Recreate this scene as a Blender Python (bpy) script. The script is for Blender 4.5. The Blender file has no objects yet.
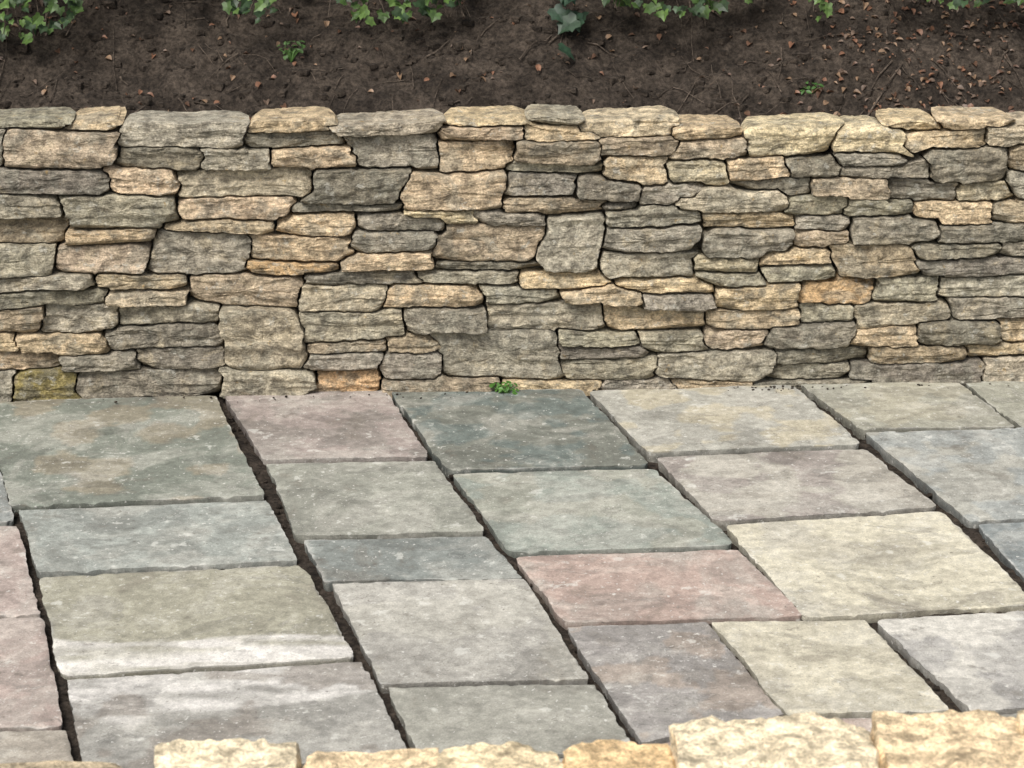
import bpy, math, numpy as np, random
from mathutils import Vector, Matrix
random.seed(7); R=np.random.RandomState(11)
# survey station the measurements were taken from: height, set-back, tilt
F=2400.0; TH=math.radians(19.4); H=2.15; CY=-6.112
cs,sn=math.cos(TH),math.sin(TH)
WM=0.055; WY0=-0.035; WA=math.atan(WM)
def gnd(u,v):   # survey reading -> metres on the paving plane
    du=(u-512)/F; dv=(v-384)/F
    t=H/(sn+dv*cs); return (t*du, CY+t*(cs-dv*sn))
def wal(u,v):   # survey reading -> metres (along, up) on the wall face
    du=(u-512)/F; dv=(v-384)/F
    t=(WY0-CY)/((cs-dv*sn)-WM*du)
    return (t*du/math.cos(WA), H-t*(sn+dv*cs))
# ---------- noise
def hsh(i,j,k,s):
    n=(i*73856093)^(j*19349663)^(k*83492791)^(s*2654435761%2147483647)
    n=n&0x7fffffff
    n=((n>>13)^n)&0x7fffffff
    n=(n*((n*n*15731+789221)&0x7fffffff)+1376312589)&0x7fffffff
    return n/1073741824.0-1.0
def vn(p,s=0):
    p=np.asarray(p,float); i=np.floor(p).astype(np.int64); f=p-i; u=f*f*(3-2*f)
    r=0
    for a in (0,1):
        for b in (0,1):
            for c in (0,1):
                w=(u[:,0] if a else 1-u[:,0])*(u[:,1] if b else 1-u[:,1])*(u[:,2] if c else 1-u[:,2])
                r=r+w*hsh(i[:,0]+a,i[:,1]+b,i[:,2]+c,s)
    return r
def fbm(p,s=0,o=3):
    p=np.asarray(p,float); r=0; a=1.0
    for k in range(o):
        r=r+a*vn(p*(2**k)+k*17.3,s+k); a*=.5
    return r
class MB:
    def __init__(s): s.v=[];s.f=[];s.c=[];s.n=0;s.m=[]
    def add(s,V,Fc,col,mat=0):
        V=np.asarray(V,float); s.v.append(V)
        C=np.asarray(col,float)
        if C.ndim==1: C=np.tile(C,(len(V),1))
        s.c.append(C)
        o=s.n
        s.f.extend([tuple(x+o for x in q) for q in Fc]); s.m.extend([mat]*len(Fc)); s.n+=len(V)
    def build(s,name,mats,smooth=True,sharp=None):
        V=np.concatenate(s.v);C=np.concatenate(s.c)
        me=bpy.data.meshes.new(name); me.from_pydata(V.tolist(),[],s.f)
        a=me.color_attributes.new("tint",'FLOAT_COLOR','POINT'); a.data.foreach_set("color",C.astype(np.float32).ravel())
        for m in mats: me.materials.append(m)
        me.polygons.foreach_set("material_index",s.m)
        me.polygons.foreach_set("use_smooth",[smooth]*len(me.polygons))
        me.update()
        if sharp: me.set_sharp_from_angle(angle=math.radians(sharp))
        ob=bpy.data.objects.new(name,me); bpy.context.scene.collection.objects.link(ob); return ob
# ---------- materials
def newmat(name):
    m=bpy.data.materials.new(name); m.use_nodes=True; nt=m.node_tree; nt.nodes.clear()
    o=nt.nodes.new('ShaderNodeOutputMaterial'); b=nt.nodes.new('ShaderNodeBsdfPrincipled'); nt.links.new(b.outputs[0],o.inputs[0])
    return m,nt,b
class G:
    def __init__(s,nt): s.nt=nt
    def n(s,t,**k):
        x=s.nt.nodes.new(t)
        for a,b in k.items(): setattr(x,a,b)
        return x
    def l(s,a,b): s.nt.links.new(a,b)
    def noise(s,vec,scale,detail=4,rough=.6,dist=0):
        x=s.n('ShaderNodeTexNoise'); x.inputs['Scale'].default_value=scale; x.inputs['Detail'].default_value=detail
        x.inputs['Roughness'].default_value=rough; x.inputs['Distortion'].default_value=dist; s.l(vec,x.inputs['Vector']); return x.outputs[0]
    def ramp(s,fac,a,b,ca=0.,cb=1.):
        x=s.n('ShaderNodeMapRange'); x.inputs[1].default_value=a;x.inputs[2].default_value=b;x.inputs[3].default_value=ca;x.inputs[4].default_value=cb
        x.interpolation_type='SMOOTHSTEP'; s.l(fac,x.inputs[0]); return x.outputs[0]
    def math(s,op,a,b=0.):
        x=s.n('ShaderNodeMath',operation=op)
        for i,q in enumerate((a,b)):
            if isinstance(q,(int,float)): x.inputs[i].default_value=q
            else: s.l(q,x.inputs[i])
        return x.outputs[0]
    def mix(s,fac,a,b,mode='MIX'):
        x=s.n('ShaderNodeMix',data_type='RGBA',blend_type=mode)
        if isinstance(fac,(int,float)): x.inputs[0].default_value=fac
        else: s.l(fac,x.inputs[0])
        for i,q in ((6,a),(7,b)):
            if isinstance(q,tuple): x.inputs[i].default_value=q+(1,)
            else: s.l(q,x.inputs[i])
        return x.outputs[2]
    def gain(s,c,fac,lo,hi):   # scale colour between lo and hi
        x=s.n('ShaderNodeMapRange'); x.inputs[1].default_value=0;x.inputs[2].default_value=1;x.inputs[3].default_value=lo;x.inputs[4].default_value=hi
        s.l(fac,x.inputs[0]); v=s.n('ShaderNodeVectorMath',operation='SCALE'); s.l(c,v.inputs[0]); s.l(x.outputs[0],v.inputs['Scale']); return v.outputs[0]
    def bump(s,h,st,d,nrm=None):
        x=s.n('ShaderNodeBump'); x.inputs['Strength'].default_value=st; x.inputs['Distance'].default_value=d; s.l(h,x.inputs['Height'])
        if nrm: s.l(nrm,x.inputs['Normal'])
        return x.outputs[0]
    def coords(s,attr=True):
        geo=s.n('ShaderNodeNewGeometry'); at=s.n('ShaderNodeAttribute',attribute_name='tint')
        off=s.n('ShaderNodeVectorMath',operation='SCALE'); cmb=s.n('ShaderNodeCombineXYZ')
        for i in range(3): s.l(at.outputs['Alpha'],cmb.inputs[i])
        s.l(cmb.outputs[0],off.inputs[0]); off.inputs['Scale'].default_value=37.0
        ad=s.n('ShaderNodeVectorMath',operation='ADD'); s.l(geo.outputs['Position'],ad.inputs[0]); s.l(off.outputs[0],ad.inputs[1])
        return ad.outputs[0],at.outputs['Color'],geo
    def scale(s,vec,x,y,z):
        m=s.n('ShaderNodeMapping'); m.inputs['Scale'].default_value=(x,y,z); s.l(vec,m.inputs['Vector']); return m.outputs[0]
def stone_mat(name,weather=1.0):
    m,nt,b=newmat(name); g=G(nt); P,T,geo=g.coords()
    big=g.noise(P,12,4,.64,.4); med=g.noise(P,32,6,.74,.2); lay=g.noise(g.scale(P,1,1,4),22,3,.65,.3); fine=g.noise(P,210,2,.7)
    c=g.mix(g.ramp(big,.50,.59,0,.5*weather),T,(.245,.23,.18))
    c=g.mix(g.ramp(big,.32,.44,.5*weather,0),c,(.45,.375,.25))
    c=g.gain(c,g.ramp(med,.32,.68),.46,1.52)
    c=g.mix(g.ramp(lay,.55,.66,0,.45*weather),c,(.12,.10,.075))
    li=g.noise(P,34,4,.66,.2)
    c=g.mix(g.ramp(li,.60,.67,0,.5*weather),c,(.50,.48,.41))
    c=g.mix(g.ramp(li,.27,.35,.7*weather,0),c,(.38,.26,.11))
    c=g.gain(c,g.ramp(fine,.3,.7),.74,1.26)
    g.l(c,b.inputs['Base Color']); b.inputs['Roughness'].default_value=.92; b.inputs['Specular IOR Level'].default_value=.25
    h=g.math('ADD',g.math('MULTIPLY',med,1.2),g.math('ADD',g.math('MULTIPLY',lay,.6),g.math('MULTIPLY',fine,.16)))
    g.l(g.bump(h,1.,.013),b.inputs['Normal']); return m
def slab_mat():
    m,nt,b=newmat('flagstone_surface'); g=G(nt); P,T,geo=g.coords()
    big=g.noise(P,4.5,7,.70,.5); med=g.noise(P,34,7,.78,.1); st=g.noise(g.scale(P,1,1.7,1),3.0,7,.54,.5); fine=g.noise(P,260,2,.75)
    n=g.n('ShaderNodeMath',operation='SNAP'); g.l(st,n.inputs[0]); n.inputs[1].default_value=.05
    lv=g.math('FRACT',g.math('MULTIPLY',n.outputs[0],37.7))
    c=g.gain(T,lv,.85,1.14)
    c=g.gain(c,g.ramp(big,.3,.7),.80,1.16)
    c=g.mix(g.ramp(big,.47,.60,.06,.42),c,(.43,.41,.355))   # dried silt
    c=g.mix(g.ramp(big,.36,.42,.32,0),c,(.19,.165,.13))
    c=g.gain(c,g.ramp(med,.32,.68),.76,1.22)
    c=g.mix(g.ramp(med,.62,.67,0,.50),c,(.62,.60,.54))
    c=g.gain(c,g.ramp(fine,.3,.7),.86,1.14)
    vein=g.math('ABSOLUTE',g.math('SUBTRACT',st,.44))
    c=g.mix(g.ramp(vein,.0,.0035,.25,0),c,(.60,.58,.53))
    cr=g.math('ABSOLUTE',g.math('SUBTRACT',st,.55))      # short hairline flaws, only where the flag is worn
    gate=g.ramp(big,.50,.58,0.,.55)
    c=g.mix(g.math('MULTIPLY',g.ramp(cr,.0,.0020,1.,0.),gate),c,(.12,.105,.085))
    sp=g.noise(P,85,3,.6); c=g.mix(g.ramp(sp,.65,.69,0,.65),c,(.68,.66,.60)); c=g.mix(g.ramp(sp,.29,.34,.6,0),c,(.10,.085,.07))
    lc=g.noise(P,17,5,.66,.1); c=g.mix(g.ramp(lc,.63,.67,0,.45),c,(.62,.61,.55)); c=g.mix(g.ramp(lc,.30,.35,.42,0),c,(.15,.13,.105))
    g.l(c,b.inputs['Base Color']); b.inputs['Specular IOR Level'].default_value=.3
    g.l(g.ramp(med,.3,.7,.62,.88),b.inputs['Roughness'])
    h=g.math('ADD',g.math('MULTIPLY',n.outputs[0],1.),g.math('ADD',g.math('MULTIPLY',med,.35),g.math('MULTIPLY',fine,.06)))
    g.l(g.bump(h,.85,.010),b.inputs['Normal']); return m
def soil_mat(name,mult=1.):
    m,nt,b=newmat(name); g=G(nt); P,T,geo=g.coords()
    a=g.noise(P,9,6,.7,.3); f=g.noise(P,70,6,.8)
    c=g.mix(g.ramp(a,.35,.65),(.043*mult,.033*mult,.025*mult),(.108*mult,.084*mult,.064*mult))
    c=g.gain(c,g.ramp(f,.35,.68),.45,1.65)
    c=g.mix(g.ramp(f,.64,.70,0,.6),c,(.19,.15,.11))
    g.l(c,b.inputs['Base Color']); b.inputs['Roughness'].default_value=.95; b.inputs['Specular IOR Level'].default_value=.2
    g.l(g.bump(g.math('ADD',f,g.math('MULTIPLY',a,1.)),1.,.022),b.inputs['Normal']); return m
def leaf_mat(name):
    m,nt,b=newmat(name); g=G(nt); P,T,geo=g.coords()
    a=g.noise(P,60,2,.6); c=g.gain(T,g.ramp(a,.3,.7),.7,1.3)
    g.l(c,b.inputs['Base Color']); b.inputs['Roughness'].default_value=.5
    tr=g.n('ShaderNodeBsdfTranslucent'); g.l(c,tr.inputs[0]); mx=g.n('ShaderNodeMixShader'); mx.inputs[0].default_value=.3
    out=[x for x in nt.nodes if x.type=='OUTPUT_MATERIAL'][0]
    g.l(b.outputs[0],mx.inputs[1]); g.l(tr.outputs[0],mx.inputs[2]); g.l(mx.outputs[0],out.inputs[0]); return m
M_stone=stone_mat('weathered_limestone'); M_fresh=stone_mat('fresh_cut_limestone',.16); M_slab=slab_mat()
M_soil=soil_mat('bank_soil'); M_bed=soil_mat('joint_soil',.85); M_leaf=leaf_mat('leaf_green'); M_dead=leaf_mat('dead_leaf'); M_twig=soil_mat('twig_bark',1.9)
COL={'g':(.33,.305,.235),'d':(.235,.215,.168),'t':(.51,.41,.27),'y':(.60,.51,.345),'b':(.38,.315,.22),'o':(.50,.35,.20),'m':(.20,.17,.07),'l':(.42,.375,.27)}
# ---------- wall stones
ST="""-40 112 66 128 g;66 108 116 130 t;118 110 243 148 g;5 130 118 167 b;-40 130 4 166 g;118 148 203 172 d;203 148 272 170 g;-40 168 110 192 d;110 166 180 192 t;178 168 310 198 l
-40 193 65 218 d;65 195 180 230 g;180 197 293 221 t;-40 219 66 243 b;68 227 153 245 t;160 219 275 234 b;-40 244 58 275 g;58 244 148 274 b;150 233 250 273 g;-40 275 95 290 g;-40 290 105 306 d;95 272 185 289 b;105 289 188 306 y;188 276 303 306 b
-40 307 42 331 b;42 302 118 333 g;118 305 222 324 g;105 325 220 348 d;18 332 105 353 t;-40 332 18 350 t;-40 350 60 369 t;60 351 140 371 g;140 347 222 368 d;222 307 305 368 l;15 370 77 399 m;-40 370 15 399 g;77 370 222 391 d;222 367 315 389 g
244 108 330 134 t;244 132 338 148 g;272 147 355 167 t;330 110 442 132 l;350 134 438 171 g;442 111 540 127 t;442 127 525 141 t;438 142 515 172 t;310 167 405 204 d;405 173 503 209 t;515 141 600 163 b;525 125 598 141 t;530 108 578 124 g
505 173 577 197 d;503 163 600 174 g;577 178 640 201 d;293 204 405 214 g;355 212 445 232 g;275 213 355 236 t;350 232 435 252 d;405 207 475 221 y;475 210 540 224 g;437 224 540 262 b;541 216 605 271 g;500 197 610 215 b
250 237 355 262 t;250 262 343 276 o;343 252 437 270 t;308 270 420 285 g;302 285 386 311 l;386 286 482 309 t;420 271 520 284 g;437 262 545 272 d;482 284 560 303 g;520 272 605 288 t
305 310 405 340 g;405 309 487 333 d;487 303 605 330 g;560 289 640 304 t;308 340 385 352 b;385 334 440 350 b;305 352 380 370 g;380 352 440 378 g;440 330 558 378 g;560 331 640 345 g;560 345 650 358 d;558 358 655 379 g;315 370 380 390 o;380 378 500 390 b;500 379 600 391 t;600 379 680 391 g
577 109 672 137 y;597 138 680 155 b;605 155 668 184 t;672 114 745 138 t;675 138 757 160 b;668 160 728 184 l;742 113 835 157 y;728 157 785 180 t;640 184 700 205 g;583 201 640 214 d;672 187 785 213 l;605 205 703 225 g
829 114 905 152 y;785 157 835 178 d;833 152 905 165 g;840 165 930 178 g;732 179 810 195 d;810 178 890 197 b;888 177 958 202 d;888 110 940 131 t;940 108 1012 127 t;903 131 985 149 t;985 125 1055 143 y;930 149 1008 184 d;1008 143 1055 172 b;958 184 1018 203 l;1008 172 1055 200 g
703 213 795 228 t;785 195 845 215 g;845 198 915 214 g;915 204 995 223 t;852 214 938 243 g;795 216 852 231 g;605 226 695 251 g;710 228 795 256 d;795 231 852 246 b;938 223 1055 240 d;995 201 1055 223 b
600 251 695 277 g;695 256 762 271 l;760 247 835 265 t;835 244 915 276 b;915 240 1000 256 g;1000 240 1055 258 g;765 265 835 281 g;620 277 715 294 t;700 271 765 286 g;797 281 875 303 o;715 286 797 308 t;875 276 940 302 g;915 256 1055 275 d;940 275 1055 297 g
605 308 707 330 t;640 294 715 308 g;707 308 800 327 b;797 303 855 322 g;855 302 950 325 l;950 297 1055 318 g;640 331 705 350 g;705 327 765 347 b;765 321 850 346 d;850 325 915 344 t;915 320 1000 343 d;1000 318 1055 341 t
655 350 772 378 g;772 346 868 362 d;868 344 965 361 b;965 342 1055 356 t;772 362 850 380 g;850 361 980 381 d;980 356 1055 380 l;665 378 750 390 t;750 379 870 386 g"""
boxes=[]
for q in ST.replace('\n',';').split(';'):
    a=q.split(); u0,v0,u1,v1=map(float,a[:4])
    if v0<118: v0=v0+min(13,(v1-v0)*.6)
    p=wal(u0,(v0+v1)/2);q2=wal(u1,(v0+v1)/2);r=wal((u0+u1)/2,v0);s=wal((u0+u1)/2,v1)
    boxes.append([p[0],s[1],q2[0],r[1],a[4]])
for (xa,xb) in ((-3.3,-1.5),(1.47,3.3)):
    z=-.03
    while z<.68:
        h=random.uniform(.045,.085)
        if z+h>.66: h=.705-z
        x=xa+random.uniform(0,.1)
        while x<xb-.05:
            w=random.uniform(.13,.32); x2=min(x+w,xb)
            boxes.append([x,z,x2,z+h,random.choice('gggddbttly')]); x=x2
        z+=h
COPZ=.668
res=.002; X0,X1,Z0,Z1=-3.4,3.4,-.06,.82
nx=int((X1-X0)/res); nz=int((Z1-Z0)/res)
D=np.full((nz,nx),.018); L=np.full((nz,nx),-1,int)
gx=X0+(np.arange(nx)+.5)*res; gz=Z0+(np.arange(nz)+.5)*res
GX,GZ=np.meshgrid(gx,gz)
pp=np.stack([GX.ravel(),GZ.ravel(),np.zeros(GX.size)],1)
WX=GX+(.006*vn(pp*13,3)+.006*vn(pp*40,4)+.003*vn(pp*110,14)).reshape(GX.shape); WZ=GZ+(.004*vn(pp*np.array([8,14,1]),5)+.0022*vn(pp*40,6)+.0018*vn(pp*110,16)).reshape(GX.shape)
for k,(a,z0,b,z1,c) in enumerate(boxes):
    i0=max(0,int((a-.04-X0)/res)); i1=min(nx,int((b+.04-X0)/res)); j0=max(0,int((z0-.04-Z0)/res)); j1=min(nz,int((z1+.04-Z0)/res))
    x=WX[j0:j1,i0:i1]-(a+b)/2; z=WZ[j0:j1,i0:i1]-(z0+z1)/2
    t=random.uniform(-.05,.05); xr=x+z*random.uniform(-.5,.5); zr=z-x*t
    tap=1-random.uniform(-.3,.3)*x/((b-a)/2+.001)*.6
    d=np.maximum(np.abs(xr)-(b-a)/2, np.abs(zr)-(z1-z0)/2*tap)
    if z1>COPZ: d=np.where(zr>(z1-z0)/2*tap,d*4,d)
    m=d<D[j0:j1,i0:i1]; D[j0:j1,i0:i1][m]=d[m]; L[j0:j1,i0:i1][m]=k
wall=MB(); ca,sa=math.cos(WA),math.sin(WA)
def toworld(V):
    V=np.asarray(V); return np.stack([V[:,0]*ca-V[:,1]*sa, WY0+V[:,0]*sa+V[:,1]*ca, V[:,2]],1)
ND=96
phi=np.arange(ND)/ND*2*math.pi
fs=np.array([0,.16,.30,.43,.55,.66,.76,.85,.91,.955,.985,1.0]); NF=len(fs)-1
for k,(a,z0,b,z1,c) in enumerate(boxes):
    i0=max(0,int((a-.05-X0)/res)); i1=min(nx,int((b+.05-X0)/res)); j0=max(0,int((z0-.05-Z0)/res)); j1=min(nz,int((z1+.05-Z0)/res))
    sub=L[j0:j1,i0:i1]==k
    jj,ii=np.nonzero(sub)
    if len(jj)<60: continue
    cx=gx[i0+ii].mean(); cz=gz[j0+jj].mean(); hw=(ii.max()-ii.min()+1)*res/2; hh=(jj.max()-jj.min()+1)*res/2
    t=np.linspace(0,1.7,260)
    dx=np.cos(phi)*hw; dz=np.sin(phi)*hh
    sx=((cx+dx[:,None]*t-X0)/res).astype(int).clip(0,nx-1); sz=((cz+dz[:,None]*t-Z0)/res).astype(int).clip(0,nz-1)
    inside=L[sz,sx]==k
    first=np.argmin(inside,1); first[inside.all(1)]=259
    r=t[np.maximum(first-1,1)]
    r=.05*np.roll(r,1)+.90*r+.05*np.roll(r,-1)
    gap=random.uniform(.001,.0045)
    ox=dx*r; oz=dz*r
    ox-= np.sign(ox)*np.minimum(gap*np.abs(np.cos(phi))**.3,np.abs(ox)*.3); oz-=np.sign(oz)*np.minimum(gap*np.abs(np.sin(phi))**.3,np.abs(oz)*.3)
    cop=z1>COPZ
    prot=random.uniform(.0,.034); ed=random.uniform(.001,.004); pw=random.choice([18,26,34])
    depth=.16 if cop else .12
    rings=[(s,-prot+ed*s**pw) for s in fs]
    base=-prot+ed
    back=[(1.0,base+.008),(.997,base+.03),(.985,base+.06),(.96,base+.1),(.82,base+depth)]
    tx,tz=random.uniform(-.14,.14),random.uniform(-.12,.14)
    P0=[]
    for (s,y) in rings[1:]+back:
        P0.append(np.stack([cx+ox*s,np.full(ND,y),cz+oz*s],1))
    V=np.concatenate([np.array([[cx,rings[0][1],cz]])]+P0)
    V[:,1]+=(V[:,0]-cx)*tx*.5+(V[:,2]-cz)*tz + .02*V[:,2]
    q=V+k*3.1
    for _ in range(random.randint(4,7)):
        n=np.array([random.uniform(-1,1),-1,random.uniform(-1.0,1.0)*1.4]); n/=np.linalg.norm(n)
        qq=(V-np.array([cx,0,cz]))@n; mx=qq[:1+ND*NF].max(); dlim=mx-random.uniform(.002,.011)
        ex=np.maximum(qq-dlim,0); V-=ex[:,None]*n*.97
    strata=np.round(1.7*vn((q+.004*np.stack([vn(q*30,51)]*3,1))*np.array([7,4,60]),41))
    disp=.0014*fbm(q*np.array([16,16,34]),(k*7+1)%97,3)+.0022*vn(q*np.array([60,60,110]),5)+.0016*vn(q*150,6)+.0030*strata
    V[:,1]-=disp*1.2; V[:,2]+=disp*.3; V[:,0]+=.002*vn(q*50,9)
    Fc=[(0,1+(i+1)%ND,1+i) for i in range(ND)]
    nr=NF+len(back)
    for j in range(nr-1):
        o=1+j*ND
        for i in range(ND):
            i2=(i+1)%ND; Fc.append((o+i,o+i2,o+ND+i2,o+ND+i))
    cc=np.array(COL[c])*random.uniform(.84,1.2)*np.array([1.03,random.uniform(.98,1.01),random.uniform(.92,1.02)])
    wall.add(toworld(V),Fc,(*cc,(k*.6180339)%1))
def cube_grid(n):
    V=[];Fc=[];idx={}
    def vid(p):
        k=tuple(int(round(x*n)) for x in p)
        if k not in idx: idx[k]=len(V); V.append([x/n*2-1 for x in k])
        return idx[k]
    for ax in range(3):
        for sd in (0,1):
            for i in range(n):
                for j in range(n):
                    q=[]
                    for (di,dj) in ((0,0),(1,0),(1,1),(0,1)):
                        p=[0,0,0]; p[ax]=sd; p[(ax+1)%3]=(i+di)/n; p[(ax+2)%3]=(j+dj)/n; q.append(vid(p))
                    if sd==0: q=q[::-1]
                    Fc.append(tuple(q))
    return np.array(V,float),Fc
CG={n:cube_grid(n) for n in (2,3,8,36)}
def rock(mb,c,half,n,col,rot=0,rnd=.28,amp=.06,cuts=6,mat=0,tilt=(0,0),cmin=.78):
    V0,Fc=CG[n]; V=V0.copy(); s=V/np.linalg.norm(V,axis=1)[:,None]*1.15
    V=V*(1-rnd)+s*rnd
    for _ in range(cuts):
        nn=R.normal(size=3); nn/=np.linalg.norm(nn); q=V@nn; e=np.maximum(q-q.max()*R.uniform(cmin,.96),0); V-=e[:,None]*nn*.95
    sd=R.randint(1000); mn=min(half)
    V=V*np.array(half)
    dn=fbm((V+sd)*(.9/mn),sd%50,3)+(.45*fbm((V+sd)*(4/mn),sd%31,2) if n>5 else 0)
    V+=s*dn[:,None]*amp*mn
    V[:,2]+=V[:,0]*tilt[0]+V[:,1]*tilt[1]
    cr,sr=math.cos(rot),math.sin(rot)
    V=np.stack([V[:,0]*cr-V[:,1]*sr,V[:,0]*sr+V[:,1]*cr,V[:,2]],1)+np.array(c)
    mb.add(V,Fc,(*col,R.rand()),mat)
for i in range(420):
    x=random.uniform(-3.3,3.3); z=random.uniform(0,.62)
    p=toworld([[x,.085+.02*z,z]])[0]
    rock(wall,p,(random.uniform(.05,.09),.035,random.uniform(.025,.04)),3,(.14,.12,.09),rot=WA,cuts=3)
wall.build('dry_stone_wall',[M_stone],True,45)
# ---------- paving
SL="""-250 402 -22 401 -4 450 -230 455 .19 .20 .17;-240 459 -4 455 14 522 -230 527 .21 .22 .205;-230 531 18 526 38 615 -220 620 .34 .275 .24;-220 624 40 619 64 727 -200 733 .33 .26 .225;-200 738 66 731 80 800 -190 805 .31 .275 .225
-15 400 214 395 264 497 10 507 .158 .172 .140;19 511 267 500 299 560 38 572 .265 .28 .25;40 576 302 565 356 658 62 675 .28 .265 .20;67 679 362 662 408 752 86 786 .27 .26 .23;88 791 412 756 450 830 105 860 .27 .26 .23
224 394 384 390 430 457 262 460 .275 .23 .205;266 463 434 460 485 531 298 536 .255 .255 .212;306 539 488 535 521 577 325 581 .19 .205 .187;332 585 524 580 590 680 382 684 .30 .285 .25;387 688 592 684 640 752 422 757 .27 .262 .22;426 761 644 757 690 830 470 835 .26 .24 .2
390 391 580 390 650 465 448 470 .110 .132 .118;452 473 655 468 735 545 512 552 .232 .252 .215;516 556 738 549 803 616 566 622 .365 .275 .23;568 625 706 621 783 714 642 742 .28 .26 .238;648 746 788 718 850 805 700 812 .36 .28 .23
588 392 792 385 862 445 650 453 .32 .31 .265;656 457 864 449 938 507 716 521 .335 .31 .26;724 524 942 511 1040 604 805 617 .50 .46 .35;712 623 866 619 950 710 788 716 .48 .44 .335;876 618 1060 608 1130 700 972 712 .48 .455 .40;794 719 975 715 1060 790 858 798 .38 .29 .24
800 385 957 382 1015 427 860 430 .31 .30 .24;866 433 1030 429 1110 515 970 521 .27 .28 .26;978 524 1115 518 1200 598 1048 603 .19 .21 .205;962 382 1110 378 1190 424 1022 429 .27 .265 .21;1036 432 1196 428 1290 512 1117 517 .25 .25 .22;1068 606 1210 600 1290 690 1138 699 .3 .28 .24;982 714 1130 704 1220 780 1068 788 .3 .29 .24"""
pave=MB(); NS=72
aa=np.linspace(-1,1,NS+1); ss=np.sign(aa)*(1-(1-np.abs(aa))**1.9)
SG,TG=np.meshgrid(ss,ss)
for k,q in enumerate(SL.replace('\n',';').split(';')):
    a=list(map(float,q.split())); C=[gnd(a[2*i],a[2*i+1]) for i in range(4)]; col=np.array(a[8:11])
    TL,TR,BR,BL=[np.array(p) for p in C]
    w=np.linalg.norm(TR-TL)/2; h=np.linalg.norm(TL-BL)/2
    s=SG.ravel()*(1+.0012/w);t=TG.ravel()*(1-.0012/h)
    s=s+.014*random.uniform(-1,1)*t**3*.5; t=t+.010*random.uniform(-1,1)*s
    pull=(np.abs(s)**30*np.abs(t)**30)*random.uniform(.0,.035)
    s=s*(1-pull);t=t*(1-pull)
    P=((1-s)/2*(1+t)/2)[:,None]*TL+((1+s)/2*(1+t)/2)[:,None]*TR+((1+s)/2*(1-t)/2)[:,None]*BR+((1-s)/2*(1-t)/2)[:,None]*BL
    ds=np.minimum((1-np.abs(SG.ravel()))*w,(1-np.abs(TG.ravel()))*h)
    P3=np.stack([P[:,0],P[:,1],np.full(len(P),k*5.3)],1)
    we=np.exp(-ds/.008)
    P[:,0]+=we*(.005*vn(P3*6,1)+.003*vn(P3*30,2)+.0018*vn(P3*90,22)); P[:,1]+=we*(.004*vn(P3*6,8)+.0026*vn(P3*30,9)+.0018*vn(P3*90,29))
    z=.0008*vn(P3*4,3)+.0004*fbm(P3*25,4,2)+random.uniform(-.002,.003)
    chip=np.clip(vn(P3*22,12)+.6*vn(P3*70,13)-.45,0,1)
    z-=(.0002+.010*chip)*np.clip(1-ds/(.001+.014*chip),0,1)
    z+=(P[:,0]-P[:,0].mean())*random.uniform(-.006,.006)+(P[:,1]-P[:,1].mean())*random.uniform(-.007,.007)
    V=np.stack([P[:,0],P[:,1],z],1)
    N1=NS+1; Fc=[(j*N1+i,j*N1+i+1,(j+1)*N1+i+1,(j+1)*N1+i) for j in range(NS) for i in range(NS)]
    bd=[i for i in range(N1)]+[j*N1+NS for j in range(1,N1)]+[NS*N1+i for i in range(NS-1,-1,-1)]+[j*N1 for j in range(NS-1,0,-1)]
    B=V[bd]; nb=len(bd); cen=V.mean(0)
    allV=[V]
    for (dz,sh) in ((-.006,.001),(-.020,.002),(-.05,.008)):
        Q=B.copy(); dr=Q[:,:2]-cen[:2]; dr/=np.linalg.norm(dr,axis=1)[:,None]
        Q[:,:2]-=dr*(sh+.001*vn(np.stack([Q[:,0]*40,Q[:,1]*40,np.full(nb,dz*100)],1),3))[:,None]; Q[:,2]+=dz; allV.append(Q)
    VV=np.concatenate(allV); off=N1*N1
    prev=bd
    for r_ in range(3):
        cur=[off+r_*nb+i for i in range(nb)]
        for i in range(nb):
            i2=(i+1)%nb; Fc.append((prev[i2],prev[i],cur[i],cur[i2]))
        prev=cur
    Cc=np.tile(col*1.07,(len(VV),1))
    Cc[off:]*=.7; Cc[off+nb:]*=.6
    # soil staining and pale bruises along the worn edges
    e=np.clip(1-ds/.010,0,1)*np.clip(.1+.9*vn(P3*12,33),0,1)*.5
    Cc[:len(e)]*=(1-e[:,None])
    e=np.clip(1-ds/.008,0,1)*np.clip(1.6*vn(P3*11,34)-.2,0,1)*.5
    Cc[:len(e)]=Cc[:len(e)]*(1-e[:,None])+np.array([.58,.56,.51])*e[:,None]
    if k in (7,8):
        tt=TG.ravel(); sN=SG.ravel(); nz_=fbm(P3*7,21,4)
        if k==7: wgt=np.clip((-.44-.12*sN+.07*nz_-tt)/.04,0,1)*.85
        else: wgt=np.clip((tt-.20-.1*sN+.22*nz_)/.12,0,1)*.72
        wgt=wgt*np.clip(.80+.7*fbm(P3*np.array([8,34,1]),5,4),.12,1)
        Cc[:len(wgt)]=Cc[:len(wgt)]*(1-wgt[:,None])+np.array([.70,.665,.615])*wgt[:,None]
    TG_={22:(.20,.165,.155),21:(.46,.40,.27),23:(.37,.34,.27),24:(.34,.31,.24),25:(.24,.23,.22),27:(.38,.35,.26),5:(.26,.215,.145),10:(.21,.19,.165),19:(.34,.27,.21),16:(.17,.165,.13),17:(.30,.29,.23),13:(.40,.38,.32),28:(.36,.34,.28),6:(.20,.205,.18),18:(.28,.235,.20),8:(.20,.17,.14),2:(.26,.22,.19),3:(.27,.23,.20),11:(.21,.21,.175)}
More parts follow.
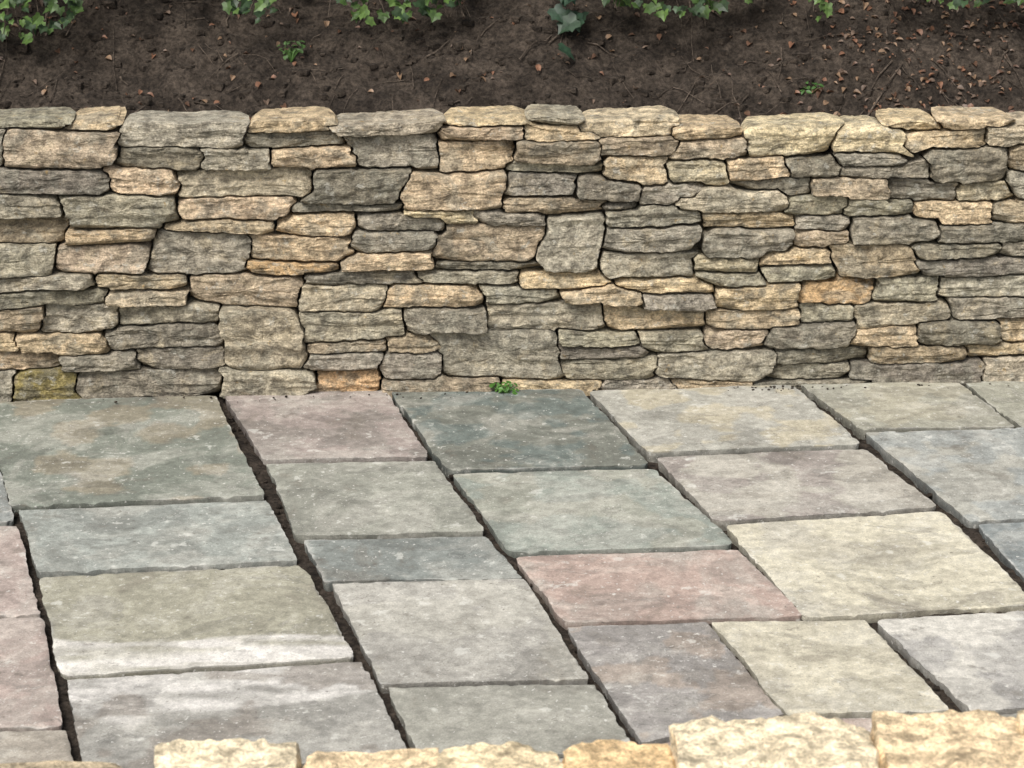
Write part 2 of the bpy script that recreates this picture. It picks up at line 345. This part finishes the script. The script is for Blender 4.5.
    if k in TG_:
        nz_=fbm(P3*8,31,5); wgt=np.clip((nz_-.10)/.10,0,1)
        Cc[:len(wgt)]=Cc[:len(wgt)]*(1-.6*wgt[:,None])+np.array(TG_[k])*.6*wgt[:,None]
    VV4=np.concatenate([Cc,np.full((len(VV),1),(k*.6180339)%1)],1)
    pave.add(VV,Fc,VV4)
pave.build('stone_paving',[M_slab],True,35)
# ---------- soil bed & ground
def hf(mb,x0,x1,nx_,y0,y1,ny_,fn,mat=0):
    X,Y=np.meshgrid(np.linspace(x0,x1,nx_),np.linspace(y0,y1,ny_)); X=X.ravel();Y=Y.ravel(); Z=fn(X,Y)
    Fc=[(j*nx_+i,j*nx_+i+1,(j+1)*nx_+i+1,(j+1)*nx_+i) for j in range(ny_-1) for i in range(nx_-1)]
    mb.add(np.stack([X,Y,Z],1),Fc,(0,0,0,.3),mat)
bed=MB()
def fb(X,Y):
    p=np.stack([X,Y,X*0],1); return -.021+.010*fbm(p*9,2,2)+.004*vn(p*60,7)
hf(bed,-3.4,3.4,420,-2.8,.25,190,fb)
for i in range(1800):
    x=random.uniform(-1.9,1.9);y=random.uniform(-2.4,.02); r=random.uniform(.003,.007)
    rock(bed,(x,y,-.019+r*.4),(r,r*.9,r*.7),2,(.1,.08,.06),cuts=2)
# crumbs of soil at the wall foot
for i in range(80):
    x=random.gauss(.72,.07) if i<30 else random.uniform(-1.5,1.6); y=-.075+WM*x-abs(random.gauss(0,.018))
    r=random.uniform(.001,.0028); rock(bed,(x,y,.003+r*.5),(r*1.4,r*.9,r*.7),2,(.1,.08,.06),cuts=2,rot=random.uniform(0,3))
bed.build('soil_bed',[M_bed])
gr=MB(); gr.add([[-150,-150,-.06],[150,-150,-.06],[150,150,-.06],[-150,150,-.06]],[(0,1,2,3)],(0,0,0,.1)); gr.build('ground',[M_bed])
# ---------- soil bank
def bankz(X,Y):
    p=np.stack([X,Y,X*0],1)
    yy=Y-(WY0+WM*X)-.13
    s=np.clip(yy,0,None)
    return .645+.67*np.minimum(s,1.6)+.05*fbm(p*np.array([2,3,1]),41,3)*np.clip(s*8,.2,1)+.014*fbm(p*11,44,3)+.011*fbm(p*40,46,3)
bank=MB(); hf(bank,-3.4,3.4,640,.04,1.3,140,bankz)
hf(bank,-9,9,60,1.25,12,40,lambda X,Y: bankz(X,Y)-.03)
for i in range(2200):
    x=random.uniform(-1.8,1.8);y=random.uniform(.12,.75)+WM*x; r=abs(random.gauss(0,.0045))+.0015
    z=float(bankz(np.array([x]),np.array([y]))[0])
    rock(bank,(x,y,z+r*.1),(r*random.uniform(.9,1.6),r,r*.7),3 if r>.007 else 2,(.1,.08,.06),rot=random.uniform(0,3),rnd=.1,cuts=5,amp=.35)
bank.build('soil_bank',[M_soil],True,35)
# ---------- leaves
def leafmesh(mb,c,size,nrm,spin,col,curl=.25,lobed=True):
    if lobed: out=[(0,0),(.22,-.12),(.5,.02),(.42,.28),(.52,.55),(.28,.62),(0,1.0),(-.28,.62),(-.52,.55),(-.42,.28),(-.5,.02),(-.22,-.12)]
    else: out=[(0,0),(.2,.12),(.33,.38),(.3,.62),(.14,.85),(0,1.0),(-.14,.85),(-.3,.62),(-.33,.38),(-.2,.12)]
    P=np.array([(0,.4)]+out); P[:,0]*=random.uniform(.75,1.1); z=curl*np.abs(P[:,0])*.9-curl*(P[:,1]-.3)**2*.8
    L_=np.stack([P[:,0],P[:,1]-.4,z],1)*size
    n=Vector(nrm).normalized(); q=n.to_track_quat('Z','Y').to_matrix()
    q=np.array(q@Matrix.Rotation(spin,3,'Z'))
    V=L_@q.T+np.array(c); k=len(out)
    mb.add(V,[(0,1+i,1+(i+1)%k) for i in range(k)],(*col,random.random()))
GR=[(.06,.11,.025),(.09,.16,.035),(.04,.075,.03),(.12,.20,.05),(.03,.055,.02)]
def tube(mb,pts,r0,r1,col=(.1,.07,.05),n=6):
    pts=[np.array(p,float) for p in pts]; V=[];Fc=[]
    for i,p in enumerate(pts):
        d=pts[min(i+1,len(pts)-1)]-pts[max(i-1,0)]; d/=np.linalg.norm(d)+1e-9
        a=np.cross(d,[0,0,1.]); a=a if np.linalg.norm(a)>.1 else np.cross(d,[1.,0,0]); a/=np.linalg.norm(a); b=np.cross(d,a); r=r0+(r1-r0)*i/(len(pts)-1)
        for j in range(n):
            t=j/n*2*math.pi; V.append(p+r*(a*math.cos(t)+b*math.sin(t)))
    for i in range(len(pts)-1):
        for j in range(n): Fc.append((i*n+j,i*n+(j+1)%n,(i+1)*n+(j+1)%n,(i+1)*n+j))
    mb.add(V,Fc,(*col,random.random()),1)
def cluster(name,x0,x1,z0,z1,n,cols,sz=(.018,.036)):
    mb=MB()
    for i in range(n):
        x=random.uniform(x0,x1)
        mid=abs((x-(x0+x1)/2)/((x1-x0)/2)); zz=z0+(z1-z0)*(mid**2*.6)
        z=zz+(z1-zz)*random.random()**.9; y=random.uniform(.24,.36)+(z-.85)*.5+WM*x
        leafmesh(mb,(x,y,z),random.uniform(*sz),(random.uniform(-.6,.6),random.uniform(-1,-.2),random.uniform(.1,1)),random.uniform(2,4.3),random.choice(cols))
    for i in range(max(2,n//9)):
        x=random.uniform(x0,x1); y=.55+WM*x
        tube(mb,[(x+random.uniform(-.05,.05),y,z1+.05),(x,y-.12,(z0+z1)/2+.03),(x+random.uniform(-.05,.05),y-.2,z0+.02)],.002,.001)
    return mb.build(name,[M_leaf,M_twig],False)
cluster('ivy_plant',-1.50,-1.15,.870,1.03,110,GR)
cluster('ivy_plant',-.78,-.60,.925,1.02,36,GR)
cluster('ivy_plant',-.49,-.13,.910,1.02,95,GR)
cluster('ivy_plant',.12,.18,.825,1.0,12,[(.03,.065,.035),(.03,.06,.03)],(.04,.06))
cluster('ivy_plant',.22,.70,.930,1.02,110,GR)
cluster('ivy_plant',.81,.87,.915,1.0,16,[(.10,.17,.04)],(.016,.03))
cluster('ivy_plant',1.02,1.55,.94,1.03,90,GR[:3])
hedge=MB()
for i in range(6500):
    x=random.uniform(-3.3,3.3); z=1.01+random.random()**.8*.75
    y=.42+.75*random.random()**1.6+WM*x-.08*math.sin(x*5+z*7)
    if vn(np.array([[x*3,y*3,z*4]]),3)[0]<-.45: continue
    leafmesh(hedge,(x,y,z),random.uniform(.03,.06),(random.uniform(-.7,.7),random.uniform(-1,.1),random.uniform(.1,1)),random.uniform(0,6.28),random.choice(GR))
for i in range(60):
    x=random.uniform(-3.2,3.2); y=.8+WM*x
    tube(hedge,[(x,y+.2,.95),(x+random.uniform(-.1,.1),y,1.3),(x+random.uniform(-.2,.2),y-.15,1.75)],.007,.003)
hedge.build('hedge',[M_leaf,M_twig],False)
def sprout(name,x,y,z,n,s,col):
    mb=MB()
    for i in range(n):
        a=random.uniform(0,6.28); rr=random.uniform(.2,1)*s
        leafmesh(mb,(x+math.cos(a)*rr,y+math.sin(a)*rr*.6,z+random.uniform(.1,.9)*s),random.uniform(.010,.018)*(s/.03)**.5,(math.cos(a)*.5,math.sin(a)*.5-.5,1),random.uniform(0,6),col,lobed=False)
        tube(mb,[(x,y,z-.01),(x+math.cos(a)*rr*.5,y+math.sin(a)*rr*.3,z+.3*s),(x+math.cos(a)*rr,y+math.sin(a)*rr*.6,z+.5*s)],.0012,.0008,(.1,.2,.05),4)
    mb.build(name,[M_leaf,M_leaf],False)
sprout('weed_plant',-.02,-.085,.0,32,.038,(.08,.20,.03))
def bz(x,y): return float(bankz(np.array([x]),np.array([y]))[0])
sprout('weed_plant',-.60,.33,bz(-.60,.33)+.01,24,.05,(.06,.12,.03))
sprout('weed_plant',.81,.28,bz(.81,.28),18,.032,(.06,.14,.03))
# litter
lit=MB()
for i in range(1000):
    x=random.gauss(1.15,.25) if random.random()<.5 else random.uniform(-1.7,1.7); y=random.uniform(.12,.70)+WM*x
    leafmesh(lit,(x,y,bz(x,y)+.006),random.uniform(.006,.028),(random.uniform(-.5,.5),random.uniform(-.8,.2),1),random.uniform(0,6.28),random.choice([(.24,.12,.07),(.28,.18,.11),(.14,.075,.045),(.18,.125,.09)]),curl=random.uniform(.4,1.1),lobed=False)
for i in range(150):
    x=random.uniform(-1.7,1.7);y=random.uniform(.12,.6); a=random.uniform(0,6.28); l=random.uniform(.03,.16)
    pts=[(x+math.cos(a)*l*t+.006*random.uniform(-1,1),y+math.sin(a)*l*t) for t in (0,.35,.7,1)]
    tube(lit,[(p[0],p[1],bz(*p)+.008) for p in pts],random.uniform(.001,.0028),.0007)
for (x0,y0,x1,y1) in ((.02,.30,.14,.42),(.10,.36,.30,.50),(.95,.2,1.12,.42)):
    tube(lit,[(x0+(x1-x0)*t,y0+(y1-y0)*t+.01*math.sin(t*9),bz(x0+(x1-x0)*t,y0+(y1-y0)*t)+.012+.01*math.sin(t*6)) for t in (0,.2,.4,.6,.8,1)],.0028,.0012)
lit.build('leaf_litter',[M_dead,M_twig],False)
# ---------- near wall
near=MB()
CR=[(.82,.63,.39),(.86,.72,.49),(.80,.57,.31),(.84,.68,.43)]
tops=[(-.530,-.312,.458,-2.90),(-.315,-.105,.444,-2.91),(-.108,.076,.449,-2.90),(.076,.240,.455,-2.90),(.238,.535,.487,-2.88),(.535,.755,.490,-2.875),(.755,1.02,.495,-2.87),(1.02,1.3,.485,-2.86),(1.3,1.6,.48,-2.86),
 (-.80,-.53,.385,-2.93),(-1.1,-.80,.38,-2.93),(-1.45,-1.10,.385,-2.93),(-1.7,-1.45,.38,-2.93)]
for i,(a,b,zt,yb) in enumerate(tops):
    hh=.055; d=.14
    rock(near,((a+b)/2,yb-d,zt-hh),((b-a)/2*1.0,d,hh),36,CR[(i*3+1)%4],rnd=.07,amp=.14,cuts=6,rot=random.uniform(-.05,.05),tilt=(random.uniform(-.03,.03),0),cmin=.84)
    rock(near,((a+b)/2,yb-d-.29,zt-hh),((b-a)/2,d,hh),8,random.choice(CR),rnd=.10,amp=.10,cuts=7)
z=-.05
while z<.33:
    h=.075
    for row in (-3.0,-3.27):
        x=-1.75
        while x<1.6:
            w=random.uniform(.15,.3); rock(near,(x+w/2,row,z+h/2),(w/2-.003,.14,h/2),8,random.choice(CR+[COL['t'],COL['l']]),rnd=.15,amp=.08,cuts=4); x+=w
    z+=h
near.build('garden_wall',[M_fresh],True,50)
# ---------- light, camera
w=bpy.data.worlds.new("World"); bpy.context.scene.world=w; w.use_nodes=True; nt=w.node_tree
bg=nt.nodes['Background']; sky=nt.nodes.new('ShaderNodeTexSky'); sky.sky_type='NISHITA'; sky.sun_disc=False
EL,AZ=math.radians(52),math.radians(205)
sky.sun_elevation=EL; sky.sun_rotation=AZ; sky.air_density=1.; sky.dust_density=3.; sky.ozone_density=1.
hs=nt.nodes.new('ShaderNodeHueSaturation'); hs.inputs['Saturation'].default_value=.45   # thin cloud
nt.links.new(sky.outputs[0],hs.inputs['Color']); nt.links.new(hs.outputs[0],bg.inputs[0]); bg.inputs[1].default_value=.15
sd=bpy.data.lights.new('sun','SUN'); sd.energy=3.65; sd.angle=math.radians(24); sd.color=(1,.97,.93)
so=bpy.data.objects.new('sun',sd); bpy.context.scene.collection.objects.link(so)
d=Vector((math.sin(AZ)*math.cos(EL),math.cos(AZ)*math.cos(EL),math.sin(EL)))
so.rotation_euler=d.to_track_quat('Z','Y').to_euler()
cd=bpy.data.cameras.new('camera'); co=bpy.data.objects.new('camera',cd); bpy.context.scene.collection.objects.link(co)
co.location=(0,CY,H); co.rotation_euler=(math.pi/2-TH,0,0); cd.sensor_width=36; cd.lens=F*36/1024; cd.clip_end=500
cd.dof.use_dof=True; cd.dof.focus_distance=5.9; cd.dof.aperture_fstop=10
bpy.context.scene.camera=co
vs=bpy.context.scene.view_settings; vs.view_transform='Standard'; vs.look='None'; vs.exposure=0
